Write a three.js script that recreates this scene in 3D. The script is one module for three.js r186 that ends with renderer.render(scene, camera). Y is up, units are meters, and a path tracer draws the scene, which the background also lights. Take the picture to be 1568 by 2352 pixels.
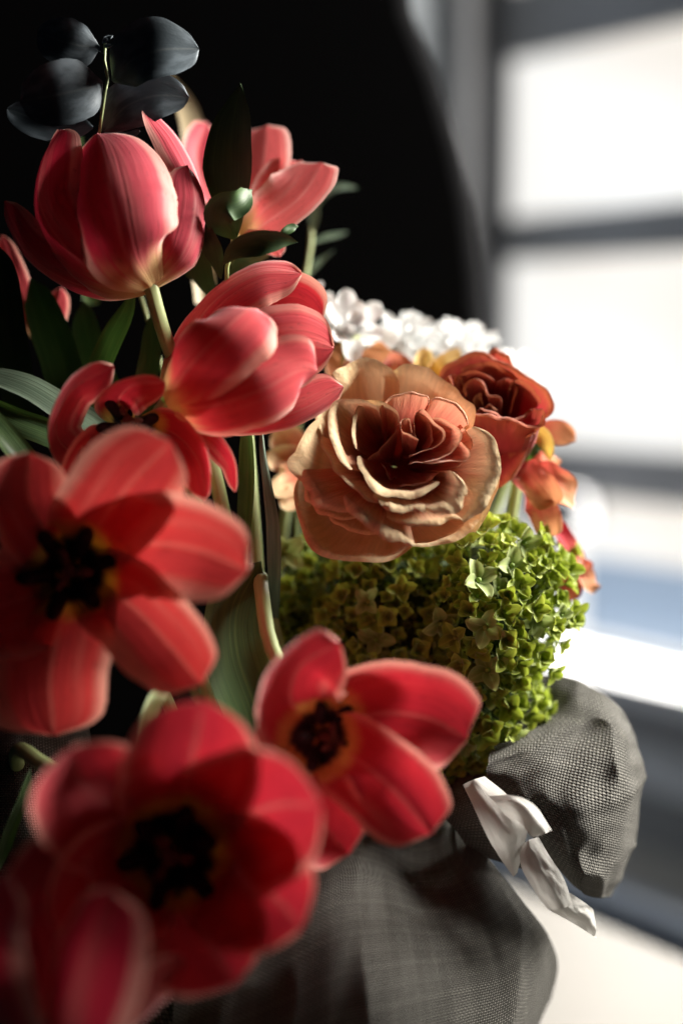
import * as THREE from 'three';
import { RectAreaLightUniformsLib } from 'three/addons/lights/RectAreaLightUniformsLib.js';
import { mergeGeometries } from 'three/addons/utils/BufferGeometryUtils.js';

// ---------------------------------------------------------------- camera, light, exposure
RectAreaLightUniformsLib.init();
const scene = new THREE.Scene();
scene.background = new THREE.Color(0.004, 0.0046, 0.006);          // dim room around the flowers
const FOV = 39.6, FOCUS = 0.67;
const camera = new THREE.PerspectiveCamera(FOV, 682 / 1024, 0.02, 30);
camera.position.set(0, 0.45, 0.67);
camera.rotation.x = -6.74 * Math.PI / 180;
camera.focus = FOCUS; camera.userData.fStop = 1.55;
camera.updateMatrixWorld(true);
const renderer = new THREE.WebGLRenderer({ antialias: true });
renderer.toneMapping = THREE.LinearToneMapping;
renderer.toneMappingExposure = 1.0;
renderer.shadowMap.enabled = true;

// daylight enters through the window wall on the right: one area light just inside each glazed bay
const WIN = { x: 0.1994, z: -1.185, turn: -52 * Math.PI / 180 };
const wall = new THREE.Object3D(); wall.position.set(WIN.x, 0, WIN.z); wall.rotation.y = WIN.turn; wall.updateMatrixWorld(true);
const W = (x, y, z) => new THREE.Vector3(x, y, z).applyMatrix4(wall.matrixWorld);
const BAYS = [[0, 0.5, 0.087, 17], [1.04, 1.39, 0.606, 100]], PANES_Y = [[0.087, 0.268], [0.325, 0.553], [0.606, 0.80], [0.885, 1.30]];  // second bay is out of view, placed and powered to light the bouquet
const DAY = new THREE.Color(1.0, 0.955, 0.88);
for (const [x00, x1, y0, power] of BAYS) {
  const x0 = x00 ? x00 : .13;                                     // clear of the deep reveal
  const l = new THREE.RectAreaLight(DAY, power, x1 - x0, 1.30 - y0), y = (1.30 + y0) / 2;
  l.position.copy(W((x0 + x1) / 2, y, 0.03)); l.lookAt(W((x0 + x1) / 2, y, 2)); l.castShadow = true; scene.add(l);
}

const FAR = { x: -.655, y: .62, z: 1.14 };                          // unseen glowing pane, placed to lift the greys of the window wall
{ const l = new THREE.RectAreaLight(new THREE.Color(.78, .88, 1), 6, .6, .7); l.position.copy(W(FAR.x, FAR.y, FAR.z - .03)); l.lookAt(W(FAR.x + .25, FAR.y - .1, 0)); l.castShadow = true; scene.add(l); }

// ---------------------------------------------------------------- helpers
let seed = 7;
const rnd = () => { seed |= 0; seed = seed + 0x6D2B79F5 | 0; let t = Math.imul(seed ^ seed >>> 15, 1 | seed); t = t + Math.imul(t ^ t >>> 7, 61 | t) ^ t; return ((t ^ t >>> 14) >>> 0) / 4294967296; };
const rr = (a, b) => a + (b - a) * rnd();
const V = (x, y, z) => new THREE.Vector3(x, y, z);
const F = 1176 / Math.tan(FOV * Math.PI / 360);
// a spot of the arrangement: sighted direction plus its own distance (mm nearer than the focus distance)
function P(px, py, dz = 0) { const d = FOCUS - dz / 1000; return V((px - 784) / F * d, -(py - 1176) / F * d, -d).applyMatrix4(camera.matrixWorld); }
const D = (x, y, z) => V(x, y, z).transformDirection(camera.matrixWorld);
const MM = 0.001, PX = FOCUS / F;
const hash = (x, y) => { let h = Math.imul(x | 0, 374761393) + Math.imul(y | 0, 668265263) | 0; h = Math.imul(h ^ h >>> 13, 1274126177); return ((h ^ h >>> 16) >>> 0) / 4294967296; };
function vn(x, y) { const i = Math.floor(x), j = Math.floor(y), f = x - i, g = y - j, a = f * f * (3 - 2 * f), b = g * g * (3 - 2 * g); return (hash(i, j) * (1 - a) + hash(i + 1, j) * a) * (1 - b) + (hash(i, j + 1) * (1 - a) + hash(i + 1, j + 1) * a) * b; }
const fbm = (x, y, n = 4) => { let s = 0, w = .5, t = 0; for (let i = 0; i < n; i++) { s += w * vn(x, y); t += w; w *= .5; x *= 2.03; y *= 2.03; } return s / t; };
const sst = (a, b, x) => { const t = Math.min(1, Math.max(0, (x - a) / (b - a))); return t * t * (3 - 2 * t); };
const mix = (a, b, t) => a.map((v, i) => v + (b[i] - v) * t);
const toS = (c) => c <= 0.0031308 ? 12.92 * c : 1.055 * Math.pow(c, 1 / 2.4) - 0.055;
function tex(w, h, fn, color = true, wrap = THREE.ClampToEdgeWrapping) {
  const d = new Uint8Array(w * h * 4);
  for (let j = 0; j < h; j++) for (let i = 0; i < w; i++) {
    const c = fn((i + .5) / w, (j + .5) / h), k = (j * w + i) * 4;
    for (let q = 0; q < 3; q++) { const v = Array.isArray(c) ? c[q] : c; d[k + q] = Math.round(255 * Math.min(1, Math.max(0, color ? toS(Math.max(0, v)) : v))); }
    d[k + 3] = 255;
  }
  const t = new THREE.DataTexture(d, w, h); t.magFilter = THREE.LinearFilter; t.minFilter = THREE.LinearFilter; t.wrapS = t.wrapT = wrap;
  if (color) t.colorSpace = THREE.SRGBColorSpace; t.needsUpdate = true; return t;
}
const taken = {};
const numbered = (n) => { const k = taken[n] = (taken[n] ?? -1) + 1; return k ? `${n}_${String(k).padStart(3, '0')}` : n; };
function thing(name, label, category, at, group) {
  const o = new THREE.Group(); o.name = numbered(name); o.position.copy(at); o.userData = { label, category }; if (group) o.userData.group = group;
  scene.add(o); return o;
}
function part(name, geo, mat, parent, here) {   // geo in world coordinates, moved into its parent's frame
  const o = parent.userData.origin ?? parent.position;
  if (!here) geo.translate(-o.x, -o.y, -o.z);
  const m = new THREE.Mesh(geo, mat); m.name = name; m.castShadow = m.receiveShadow = true; parent.add(m); m.userData.origin0 = 1; return m;
}
function single(name, label, category, geo, mat, group) {
  geo.computeBoundingBox(); const c = geo.boundingBox.getCenter(V()); c.y = geo.boundingBox.min.y;
  geo.translate(-c.x, -c.y, -c.z);
  const m = new THREE.Mesh(geo, mat); m.name = numbered(name); m.position.copy(c); m.castShadow = m.receiveShadow = true; m.userData = { label, category }; if (group) m.userData.group = group; scene.add(m); return m;
}
function grid(nu, nv, fn, uvfn) {
  const p = [], uv = [], ix = [];
  for (let j = 0; j <= nv; j++) for (let i = 0; i <= nu; i++) { const q = fn(i / nu, j / nv); p.push(q.x, q.y, q.z); const w = uvfn ? uvfn(i / nu, j / nv) : [i / nu, j / nv]; uv.push(w[0], w[1]); }
  for (let j = 0; j < nv; j++) for (let i = 0; i < nu; i++) { const a = j * (nu + 1) + i, b = a + 1, c = a + nu + 1, d = c + 1; ix.push(a, b, d, a, d, c); }
  const g = new THREE.BufferGeometry(); g.setAttribute('position', new THREE.Float32BufferAttribute(p, 3)); g.setAttribute('uv', new THREE.Float32BufferAttribute(uv, 2)); g.setIndex(ix); g.computeVertexNormals(); return g;
}
const PROF = {
  tulip: [[0, .22], [.12, .5], [.3, .84], [.5, 1], [.7, .97], [.86, .76], [.95, .46], [1, .04]],
  blunt: [[0, .3], [.1, .6], [.25, .88], [.45, 1], [.7, 1.02], [.86, .88], [.95, .6], [1, .06]],
  lance: [[0, .1], [.15, .5], [.4, .98], [.55, 1], [.75, .74], [.9, .34], [1, .01]],
  round: [[0, .05], [.06, .3], [.2, .78], [.42, 1], [.65, .96], [.84, .7], [.95, .4], [1, .04]],
  ovate: [[0, .12], [.1, .5], [.3, .92], [.5, 1], [.72, .8], [.88, .46], [1, .02]],
  strap: [[0, .8], [.3, 1], [.7, .96], [.88, .7], [1, .03]],
  band: [[0, 1], [1, 1]],
};
function prof(tab, t) { for (let i = 0; i < tab.length - 1; i++) if (t <= tab[i + 1][0]) { const [a, b] = tab[i], [c, d] = tab[i + 1], k = (t - a) / (c - a); const p = i ? tab[i - 1] : tab[i], q = tab[i + 2] ?? tab[i + 1]; const m0 = (d - p[1]) / Math.max(1e-6, c - p[0]) * (c - a), m1 = (q[1] - b) / Math.max(1e-6, q[0] - a) * (c - a), k2 = k * k, k3 = k2 * k; return Math.max(.004, (2 * k3 - 3 * k2 + 1) * b + (k3 - 2 * k2 + k) * m0 + (-2 * k3 + 3 * k2) * d + (k3 - k2) * m1); } return tab[tab.length - 1][1]; }
let pseed = 1;
// A petal or leaf: spine points, half width (px at the focus distance), the side its hollow faces, how deeply it is cupped.
function petal({ s, w, f = [0, 0, 1], f2, shape = 'tulip', cup = .9, cup2, curl = 0, rip = .5, ripN = 3, nu = 18, nv = 30, mid = 0, cut = 1, tip = 0, raw }) {
  const pts = s.map((q) => raw ? V(...q) : P(...q)), c = new THREE.CatmullRomCurve3(pts, false, 'centripetal'), id = pseed++ * 13.7;
  const N = 60, S = c.getSpacedPoints(N), Fa = raw ? V(...f) : D(...f), Fb = f2 ? (raw ? V(...f2) : D(...f2)) : Fa, tab = PROF[shape];
  const at = (t) => { const x = Math.min(N - 1e-6, t * N), i = Math.floor(x); return S[i].clone().lerp(S[i + 1], x - i); };
  const wid = raw ? w : w * PX;
  return grid(nu, nv, (a, b) => {
    const u = a * 2 - 1, t = shape === 'band' ? b : (.5 - .5 * Math.cos(Math.PI * b)) * .6 + b * .4;
    const p = at(t), T = at(Math.min(1, t + .02)).sub(at(Math.max(0, t - .02))).normalize();
    const fv = Fa.clone().lerp(Fb, t), side = T.clone().cross(fv).normalize(), n = side.clone().cross(T).normalize();
    const h = wid * prof(tab, t * cut) , cp = Math.max(.02, cup + ((cup2 ?? cup) - cup) * t), R = wid / cp, ang = u * h / R;
    const rp = (vn(t * ripN + id, u * 1.3 + 3 + id) - .5) * 2 * rip * MM * (.3 + u * u) + curl * MM * -Math.pow(Math.abs(u), 4) * sst(.1, .5, t) - tip * MM * Math.pow(t, 6) - mid * MM * Math.exp(-u * u * 40);
    const ed = 1 + ((vn(t * ripN * 2.2 + id, u > 0 ? 7 : 19) - .5) * .06 + (vn(t * ripN * 7 + id, u > 0 ? 3 : 11) - .5) * .03) * (shape === 'band' ? 0.2 : 1);
    return p.addScaledVector(side, R * Math.sin(ang) * ed).addScaledVector(n, R * (1 - Math.cos(ang)) + rp);
  });
}
function tube(pts, r, r2 = r, seg = 28, rad = 10) {
  const c = new THREE.CatmullRomCurve3(pts, false, 'centripetal'), g = new THREE.TubeGeometry(c, seg, 1, rad, false), p = g.attributes.position, S = c.getSpacedPoints(seg);
  for (let i = 0; i < p.count; i++) { const k = Math.floor(i / (rad + 1)), q = S[k], s = r + (r2 - r) * k / seg; p.setXYZ(i, q.x + (p.getX(i) - q.x) * s, q.y + (p.getY(i) - q.y) * s, q.z + (p.getZ(i) - q.z) * s); }
  g.computeVertexNormals(); return g;
}
// smooth sheet through a net of points
function patch(rows, nu, nv, size, fold = 0, fd = [1, 6]) {
  const id = pseed++ * 5.1;
  const R = rows.map((r) => new THREE.CatmullRomCurve3(r.map((q) => P(...q)), false, 'centripetal'));
  return grid(nu, nv, (a, b) => new THREE.CatmullRomCurve3(R.map((c) => c.getPoint(a)), false, 'centripetal').getPoint(b).addScaledVector(D(.2, .1, 1), (Math.abs(fbm(a * fd[0] + id, b * fd[1] + a * 1.5 + id, 3) - .5) * -4 + .6) * fold * MM), (a, b) => [a * size[0], b * size[1]]);
}

// ---------------------------------------------------------------- materials
const phys = (o) => new THREE.MeshPhysicalMaterial({ side: THREE.DoubleSide, ...o });
const veinsT = tex(256, 256, (u, v) => .5 + .5 * (fbm(u * 46, v * 3.2, 3) - .5) + .35 * (fbm(u * 14 + 9, v * 2, 3) - .5), false);
function tulipMap(red, pale, inner, k) {
  return tex(256, 512, (a, v) => {
    const u = a * 2 - 1, e = Math.abs(u), st = fbm(u * 5 + k, v * 1.6 + k, 3), fine = .6 * fbm(u * 38 + k, v * 3, 3) + .4 * fbm(u * 90 + k, v * 5, 2), fleck = sst(.7, .82, fbm(u * 22 + k, v * 30 + k, 3));
    let c = mix(red, pale, .88 * sst(.6, 1.03, e * .95 + .26 * (st - .5) + .3 * sst(.88, 1, v)));
    c = mix(c, pale, .16 * sst(.5, .85, st) * sst(.15, .5, v));
    c = mix(c, mix(red, [0.3, .01, .04], .5), .3 * sst(.5, .2, st));
    c = mix(c, pale, .22 * Math.exp(-u * u * 700) * (1 - v * .5));
    c = c.map((x) => x * (.80 + .40 * fine) * (1 - .3 * fleck));
    const n = .05 * (fine - .5) + .04 * (st - .5);
    if (inner) { c = mix(c, [.72, .44, .1], sst(.40, .31, v + n + .08 * u * u)); c = mix(c, [.008, .006, .009], sst(.30, .24, v + n + .1 * u * u)); }
    else c = mix(c, [.68, .52, .2], sst(.34, .06, v + 3 * n) * .9);
    return c;
  });
}
const petalMat = (map, tr = .31, o = {}) => phys({ map, roughness: 1, transmission: tr, thickness: 0, clearcoat: .22, clearcoatRoughness: .42, bumpMap: veinsT, bumpScale: .00045, ...o });
const RED = [.53, .024, .038], PALE = [.80, .40, .31];
const M = {
  tulIn: petalMat(tulipMap(RED, PALE, true, 3)), tulIn2: petalMat(tulipMap([.60, .046, .044], [.82, .40, .30], true, 17)),
  tulOut: petalMat(tulipMap([.47, .02, .045], [.80, .42, .34], false, 29)), tulCoral: petalMat(tulipMap([.55, .03, .04], [.82, .40, .30], false, 41)),
  tulPink: petalMat(tulipMap([.66, .12, .12], [.86, .58, .52], false, 57)),
  anther: phys({ color: new THREE.Color(.006, .005, .008), roughness: .8 }), pistil: phys({ color: new THREE.Color(.10, .05, .03), roughness: .6 }),
  filament: phys({ color: new THREE.Color(.35, .24, .05), roughness: .7 }),
};
const roseMap = (base, mid, rim, k) => tex(256, 512, (a, v) => {
  const st = fbm(a * 8 + k, v * 1.6, 4), fine = fbm(a * 60 + k, v * 7, 3), blot = fbm(a * 5 + k, v * 5 + k, 3);
  let c = mix(base, mid, sst(.0, .5, v + .16 * (st - .5)));
  c = mix(c, rim, sst(.42, .8, v + .22 * (st - .5)));
  c = mix(c, [.5, .27, .1], .35 * sst(.62, .8, blot));
  return c.map((x) => x * (.86 + .28 * fine));
});
const creaseT = tex(256, 256, (u, v) => .5 + .6 * (fbm(u * 26, v * 10, 4) - .5) + .25 * (fbm(u * 70, v * 60, 2) - .5), false);
const roseMat = (map, tr = .25) => phys({ map, roughness: 1, transmission: tr, thickness: 0, bumpMap: creaseT, bumpScale: .0005 });
M.roseTan = roseMat(roseMap([.48, .06, .05], [.60, .21, .12], [.82, .62, .37], 5), .1);
M.roseGuard = roseMat(roseMap([.48, .13, .07], [.70, .46, .25], [.82, .63, .37], 15), .07);
M.roseInner = roseMat(roseMap([.50, .06, .06], [.62, .16, .11], [.74, .38, .23], 11), .3);
M.roseRed = roseMat(roseMap([.34, .010, .03], [.38, .022, .035], [.40, .10, .045], 23), .25);
M.roseCoral = roseMat(roseMap([.50, .03, .05], [.52, .10, .07], [.56, .25, .12], 31), .3);
const greenMap = (a, b, k, n = 26) => tex(256, 512, (x, v) => { const u = x * 2 - 1, st = fbm(x * n + k, v * 1.4, 3), big = fbm(x * 4 + k, v * 6, 3); let c = mix(a, b, sst(.25, .75, st * .6 + big * .4)); c = mix(c, b, .45 * Math.exp(-u * u * 900)); return c; });
const leafMat = (map, r = .45, tr = 0, o = {}) => phys({ map, roughness: tr ? .95 : r, transmission: tr, thickness: 0, bumpMap: veinsT, bumpScale: .0003, ...(tr ? { clearcoat: .35, clearcoatRoughness: .35 } : {}), ...o });
M.leafDark = leafMat(greenMap([.032, .078, .018], [.06, .115, .03], 3), .55, 0, { bumpScale: .0001 });
M.leafGreen = leafMat(greenMap([.035, .09, .014], [.09, .17, .03], 8), .4, .25);
M.leafGrey = leafMat(greenMap([.07, .12, .07], [.16, .23, .15], 12), .45, .15);
M.leafPale = leafMat(greenMap([.28, .38, .16], [.5, .56, .34], 14), .5, .2);
M.eucalyptus = phys({ map: tex(256, 256, (x, v) => { const b = fbm(x * 7, v * 7, 4), u = x * 2 - 1; return mix(mix([.06, .08, .095], [.12, .15, .175], sst(.3, .7, b)), [.18, .20, .20], .4 * Math.exp(-u * u * 500)); }), roughness: .6, bumpMap: creaseT, bumpScale: .00012 });
M.stem = phys({ map: tex(64, 256, (x, v) => mix([.30, .40, .13], [.46, .52, .25], fbm(x * 6, v * 24, 4))), roughness: .55, clearcoat: .15, clearcoatRoughness: .5 });
const hyMap = (a, b, c, k) => tex(64, 64, (x, v) => { const u = x * 2 - 1; let q = mix(a, b, sst(.1, .9, v + .4 * (fbm(x * 6 + k, v * 3, 3) - .5))); return mix(q, c, .5 * sst(.6, 1, Math.abs(u)) + .3 * Math.exp(-u * u * 160)); });
const hyMat = (m) => phys({ map: m, roughness: 1, transmission: .38, thickness: 0, clearcoat: .3, clearcoatRoughness: .4 });
M.hy = [hyMat(hyMap([.16, .22, .014], [.34, .43, .04], [.48, .55, .09], 1)), hyMat(hyMap([.19, .25, .018], [.41, .49, .055], [.54, .6, .12], 2)), hyMat(hyMap([.20, .28, .06], [.42, .50, .16], [.56, .62, .28], 3))];
M.bud = phys({ color: new THREE.Color(.22, .33, .06), roughness: .6 });
M.white = phys({ map: tex(64, 128, (x, v) => mix([.80, .82, .80], [.86, .86, .87], fbm(x * 12, v * 3, 3))), roughness: .95, transmission: .25, thickness: 0 });
M.core = phys({ color: new THREE.Color(.25, .3, .06), roughness: .9 });

// coarse grey weave
const WEAVE = 16;
const weave = (u, v) => { const x = u * WEAVE + .06 * (vn(v * 9, 3) - .5), y = v * WEAVE + .06 * (vn(u * 9, 8) - .5), i = Math.floor(x), j = Math.floor(y), fx = x - i - .5, fy = y - j - .5; const over = (i + j) & 1; const wx = Math.max(0, 1 - Math.pow(Math.abs(fx) / .44, 2)), wy = Math.max(0, 1 - Math.pow(Math.abs(fy) / .44, 2)); const a = .62 * Math.sqrt(wx) * (over ? .5 + .5 * Math.cos(fy * Math.PI) : .35), b = Math.sqrt(wy) * (over ? .35 : .5 + .5 * Math.cos(fx * Math.PI)); return { h: Math.max(a, b), th: a > b ? i : j + 50 }; };
M.burlap = phys({
  map: tex(512, 512, (u, v) => { const q = weave(u, v), t = .8 + .4 * hash(q.th, 5), n = .75 + .5 * fbm(u * 60, v * 60, 2); return mix([.006, .006, .005], [.21, .2, .175], q.h).map((x) => x * t * n); }, true, THREE.RepeatWrapping), roughness: .9,
  bumpMap: tex(512, 512, (u, v) => weave(u, v).h, false, THREE.RepeatWrapping), bumpScale: .0012,
});
M.ribbon = phys({ map: tex(256, 256, (u, v) => mix([.60, .58, .54], [.68, .66, .62], fbm(u * 80, v * 8, 3))), roughness: .9, transmission: .3, thickness: 0, bumpMap: tex(256, 256, (u, v) => .5 + .25 * Math.sin(u * 400) * Math.sin(v * 400) + .3 * (fbm(u * 9, v * 9, 3) - .5), false), bumpScale: .0004 });

// ---------------------------------------------------------------- setting: window wall, table, dark upright
function boxW(x0, x1, y0, y1, z0, z1, r = .004) {           // a chamfered bar in the wall's own directions
  const sh = new THREE.Shape(), a = x1 - x0, b = y1 - y0, c = Math.min(r, a / 3, b / 3);
  sh.moveTo(c, 0); sh.lineTo(a - c, 0); sh.lineTo(a, c); sh.lineTo(a, b - c); sh.lineTo(a - c, b); sh.lineTo(c, b); sh.lineTo(0, b - c); sh.lineTo(0, c);
  const d = z1 - z0, e = Math.min(c, d / 3), g = new THREE.ExtrudeGeometry(sh, { depth: d - 2 * e, bevelEnabled: true, bevelThickness: e, bevelSize: 0, bevelSegments: 1 });
  g.translate(x0, y0, z0 + e); return g;
}
const speck = (a, b, s) => tex(256, 256, (u, v) => mix(a, b, fbm(u * s, v * s, 5)), true, THREE.RepeatWrapping);
const frameMat = new THREE.MeshStandardMaterial({ map: speck([.22, .225, .24], [.28, .285, .30], 12), roughness: .6 });
const jambMat = new THREE.MeshStandardMaterial({ map: speck([.20, .225, .25], [.26, .285, .31], 10), roughness: .7 });
const paneMat = new THREE.MeshStandardMaterial({ color: 0x888888, roughness: .3, emissive: new THREE.Color(1, 1, 1), emissiveIntensity: .96, emissiveMap: tex(256, 256, (u, v) => mix([.90, .83, .74], [1, .985, .94], sst(.28, .5, fbm(u * 2.4 + 4, v * 2.4 + 1, 3)))) });
const wallThing = (name, label, category, group) => { const o = thing(name, label, category, wall.position, group); o.rotation.y = WIN.turn; return o; };
{
  const w = wallThing('window', 'tall daylit window with dark grey glazing bars beside the bouquet', 'window');
  const pc = (n, g, m) => part(n, g, m, w, true);
  const xe = BAYS[1][1];
  for (const [y0, y1] of [[.268, .325], [.553, .606], [.80, .885], [1.30, 1.38]]) pc('glazing_bar', boxW(-.02, xe, y0, y1, -.02, .02), frameMat);
  for (const [x0, x1] of [[.5, 1.04], [1.39, 1.47]]) pc('mullion', boxW(x0, x1, .087, 1.38, -.025, .025), frameMat);  // out of view; the wide one narrows the unseen bay for directional light
  pc('unseen_bay_panel', boxW(1.0405, 1.3895, .3255, .5525, -.02, .02), frameMat);  // closes the unseen bay low down so its light stays high
  pc('unseen_bay_panel', boxW(1.0405, 1.3895, .087, .2675, -.02, .02), frameMat);
  for (const [x0, x1, lo] of BAYS) for (const [y0, y1] of PANES_Y) if (y0 >= lo) pc('pane', boxW(x0, x1, y0, y1, -.006, .006, .001), paneMat);
  pc('jamb', boxW(-.05, -.0005, -.32, 1.38, -.02, .06), frameMat);
  pc('view_glow_sheet', boxW(.17, .4985, .1, .195, .0065, .012, .002), new THREE.MeshStandardMaterial({ color: 0x445566, roughness: .3, emissive: new THREE.Color(.27, .33, .42), emissiveIntensity: 1 }));  // glowing sheet standing for the blurred blue-grey view outside
  const fw = wallThing('unseen_glow_pane', 'unseen dim glowing pane, out of view, placed to light the window wall', 'window'); const fg = new THREE.BoxGeometry(.6, .7, .012); fg.translate(FAR.x, FAR.y, FAR.z); part('pane', fg, new THREE.MeshStandardMaterial({ color: 0x777777, emissive: new THREE.Color(.6, .68, .78), emissiveIntensity: .5 }), fw, true);
  pc('stile', boxW(.0005, .03, .0875, 1.2995, .0065, .02), frameMat);
  pc('latch', boxW(.09, .20, .225, .275, .021, .05, .012), frameMat);
  // splayed reveal turned to the daylight
  const sh = new THREE.Shape([[-.052, -.02], [-.052, .05], [-.10, .30], [-.24, .30], [-.24, -.02]].map((q) => new THREE.Vector2(...q)));
  const g = new THREE.ExtrudeGeometry(sh, { depth: 1.7, bevelEnabled: false }); g.rotateX(-Math.PI / 2); g.scale(1, 1, -1); g.translate(0, -.32, 0);
  const ix = g.index; if (!ix) { const p = g.attributes.position; for (let i = 0; i < p.count; i += 3) { const a = [p.getX(i), p.getY(i), p.getZ(i)]; p.setXYZ(i, p.getX(i + 1), p.getY(i + 1), p.getZ(i + 1)); p.setXYZ(i + 1, ...a); } }
  g.computeVertexNormals(); pc('reveal', g, jambMat);
  pc('window_sill', boxW(-.045, xe + .08, .06, .0865, -.02, .128), new THREE.MeshStandardMaterial({ map: speck([.72, .74, .78], [.8, .81, .84], 9), roughness: .5 }));
}
{
  const m = (c) => new THREE.MeshStandardMaterial({ map: speck(c.map((x) => x * .85), c.map((x) => x * 1.12), 11), roughness: .7 });
  const rail = (y0, y1, z1, c) => { const o = part('rail', boxW(-.0445, 2.1, y0, y1, -.02, z1), m(c), low, true); return o; };
  const low = wallThing('low_wall', 'banded low wall under the window, behind the cream table', 'wall');
  rail(.03, .0595, .11, [.3, .3, .32]); rail(-.06, .0295, .045, [.75, .76, .78]); rail(-.1355, -.0605, .03, [.25, .25, .25]); rail(-.16, -.136, .135, [.6, .56, .5]); part('rail', boxW(-.0445, 2.1, -.16, -.1365, .1355, .168), m([.6, .66, .76]), low, true); rail(-.32, -.1655, .1, [.22, .24, .3]);
}
{
  const g = boxW(-1.2, 1.3, -.04, 0, .484, 1.02, .004); g.rotateY(WIN.turn); g.translate(WIN.x, 0, WIN.z);
  const t = single('table', 'smooth cream table top under the bouquet', 'table', g, new THREE.MeshStandardMaterial({ map: speck([.14, .127, .11], [.165, .152, .13], 14), roughness: .55 }));
  t.userData.kind = 'structure';
}
{
  // black upright with a rounded edge, a little behind the flowers
  const pts = [[930, -260], [905, -60], [925, 60], [985, 200], [1035, 360], [1062, 480], [1080, 620], [1092, 770], [1098, 1000], [1100, 1500], [1095, 2000]].map((q) => P(q[0] - 20, q[1], -260));
  const zc = pts[5].z, sh = new THREE.Shape(); sh.moveTo(-.75, .006); pts.slice().reverse().forEach((p, i) => sh.lineTo(p.x, Math.max(p.y, .006))); sh.lineTo(.05, 1.0); sh.lineTo(-.75, 1.0);
  const g = new THREE.ExtrudeGeometry(sh, { depth: .05, bevelEnabled: true, bevelThickness: .015, bevelSize: .012, bevelSegments: 4 }); g.translate(0, 0, zc - .05);
  single('backdrop_panel', 'matte black upright with a rounded side edge standing behind the flowers', 'panel', g, phys({ color: new THREE.Color(.004, .004, .0045), roughness: 1, specularIntensity: .1 }));
}
// ---------------------------------------------------------------- pot
const POT = V(-.03, 0, -.02);
{
  const prof2 = [[0, .004], [.062, .004], [.07, .02], [.085, .11], [.088, .115], [.083, .115], [.068, .02], [0, .018]].map((q) => new THREE.Vector2(...q));
  const g = new THREE.LatheGeometry(prof2, 40); g.translate(POT.x, 0, POT.z);
  single('flower_pot', 'dark pot hidden inside the grey cloth wrap', 'pot', g, new THREE.MeshStandardMaterial({ color: new THREE.Color(.03, .03, .03), roughness: .8 }));
}
const mouth = (k) => V(POT.x + .035 * Math.cos(k * 2.4), .09, POT.z + .035 * Math.sin(k * 2.4));
let stemN = 0;
const stemTo = (pts, r, parent, mat = M.stem) => part('stem', tube([...pts, mouth(stemN++)], r * PX, r * PX * 1.05, 40), mat, parent);

// ---------------------------------------------------------------- tulips
function tulip(label, base, petals, mat, stem, opts = {}) {
  const t = thing('tulip', label, 'tulip', P(...base), 'tulips in the bouquet'); delete t.userData.group;
  for (const q of petals) part('petal', petal({ cup: 1.0, nu: 24, nv: 40, rip: 1.1, ripN: 4, mid: .5, ...q }), q.m ?? mat, t);
  if (opts.core) {
    const [c, ax, len] = [P(...opts.core.at), D(...opts.core.axis), opts.core.len * PX];
    const q = new THREE.Quaternion().setFromUnitVectors(V(0, 1, 0), ax);
    const put = (n, g, m, a, r, tilt) => { g.applyMatrix4(new THREE.Matrix4().makeRotationZ(-tilt)); g.translate(r, 0, 0); g.rotateY(a); g.applyQuaternion(q); g.translate(c.x, c.y, c.z); part(n, g, m, t); };
    for (let i = 0; i < 6; i++) {
      const an = new THREE.CapsuleGeometry(len * .2, len * .36, 6, 14); an.scale(1, 1, .7); an.translate(0, len * .62, 0);
      const fi = new THREE.CylinderGeometry(len * .05, len * .09, len * .5, 8); fi.translate(0, len * .25, 0);
      const a = i * Math.PI / 3 + .3 + rr(-.12, .12), tl = .75 + rr(-.15, .15); put('anther', an, M.anther, a, len * .15, tl); put('filament', fi, M.filament, a, len * .15, tl);
    }
    const pi = new THREE.CylinderGeometry(len * .13, len * .16, len * .8, 10); pi.translate(0, len * .4, 0); put('pistil', pi, M.pistil, 0, 0, 0);
    for (let i = 0; i < 3; i++) { const s = new THREE.SphereGeometry(len * .12, 10, 8); s.scale(1.3, .6, .7); s.translate(0, len * .83, 0); put('stigma', s, M.pistil, i * 2.1, len * .1, .2); }
  }
  if (stem) stemTo(stem.p.map((q) => P(...q)), stem.r ?? 16, t);
  return t;
}
// closed cup, upper left
tulip('closed pink tulip cup seen from the side below the round grey leaves', [345, 655, 10], [
  { s: [[345, 655, 10], [300, 560, -20], [270, 430, -28], [280, 340, -20]], w: 160, f: [0, 0, 1], cup: 1.1, shape: 'blunt' },
  { s: [[345, 658, 8], [190, 655, 8], [70, 585, 2], [28, 520, -2], [12, 462, -4]], w: 84, f: [.5, .6, -.5], cup: 1.0, rip: 1.2 },
  { s: [[342, 655, 12], [200, 610, 22], [98, 480, 16], [105, 360, 6], [140, 298, -4]], w: 112, f: [.75, .1, -.7], cup: 1.0, shape: 'blunt' },
  { s: [[350, 655, 8], [432, 560, 4], [455, 430, -4], [405, 320, -8], [328, 238, -10]], w: 84, f: [-.9, -.1, -.35], cup: 1.0 },
  { s: [[350, 655, 12], [420, 580, 18], [448, 470, 14], [430, 380, 6]], w: 84, f: [-.7, 0, -.7], cup: 1.1 },
  { s: [[345, 657, 14], [292, 585, 34], [262, 460, 38], [240, 360, 24], [225, 308, 12]], w: 158, f: [.12, -.1, -1], cup: 1.25, shape: 'tulip', mid: .8 },
], M.tulOut, { p: [[345, 650, 10], [362, 715, 6], [385, 790, 0], [470, 1000, -15], [560, 1400, -25]], r: 17 });
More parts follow.
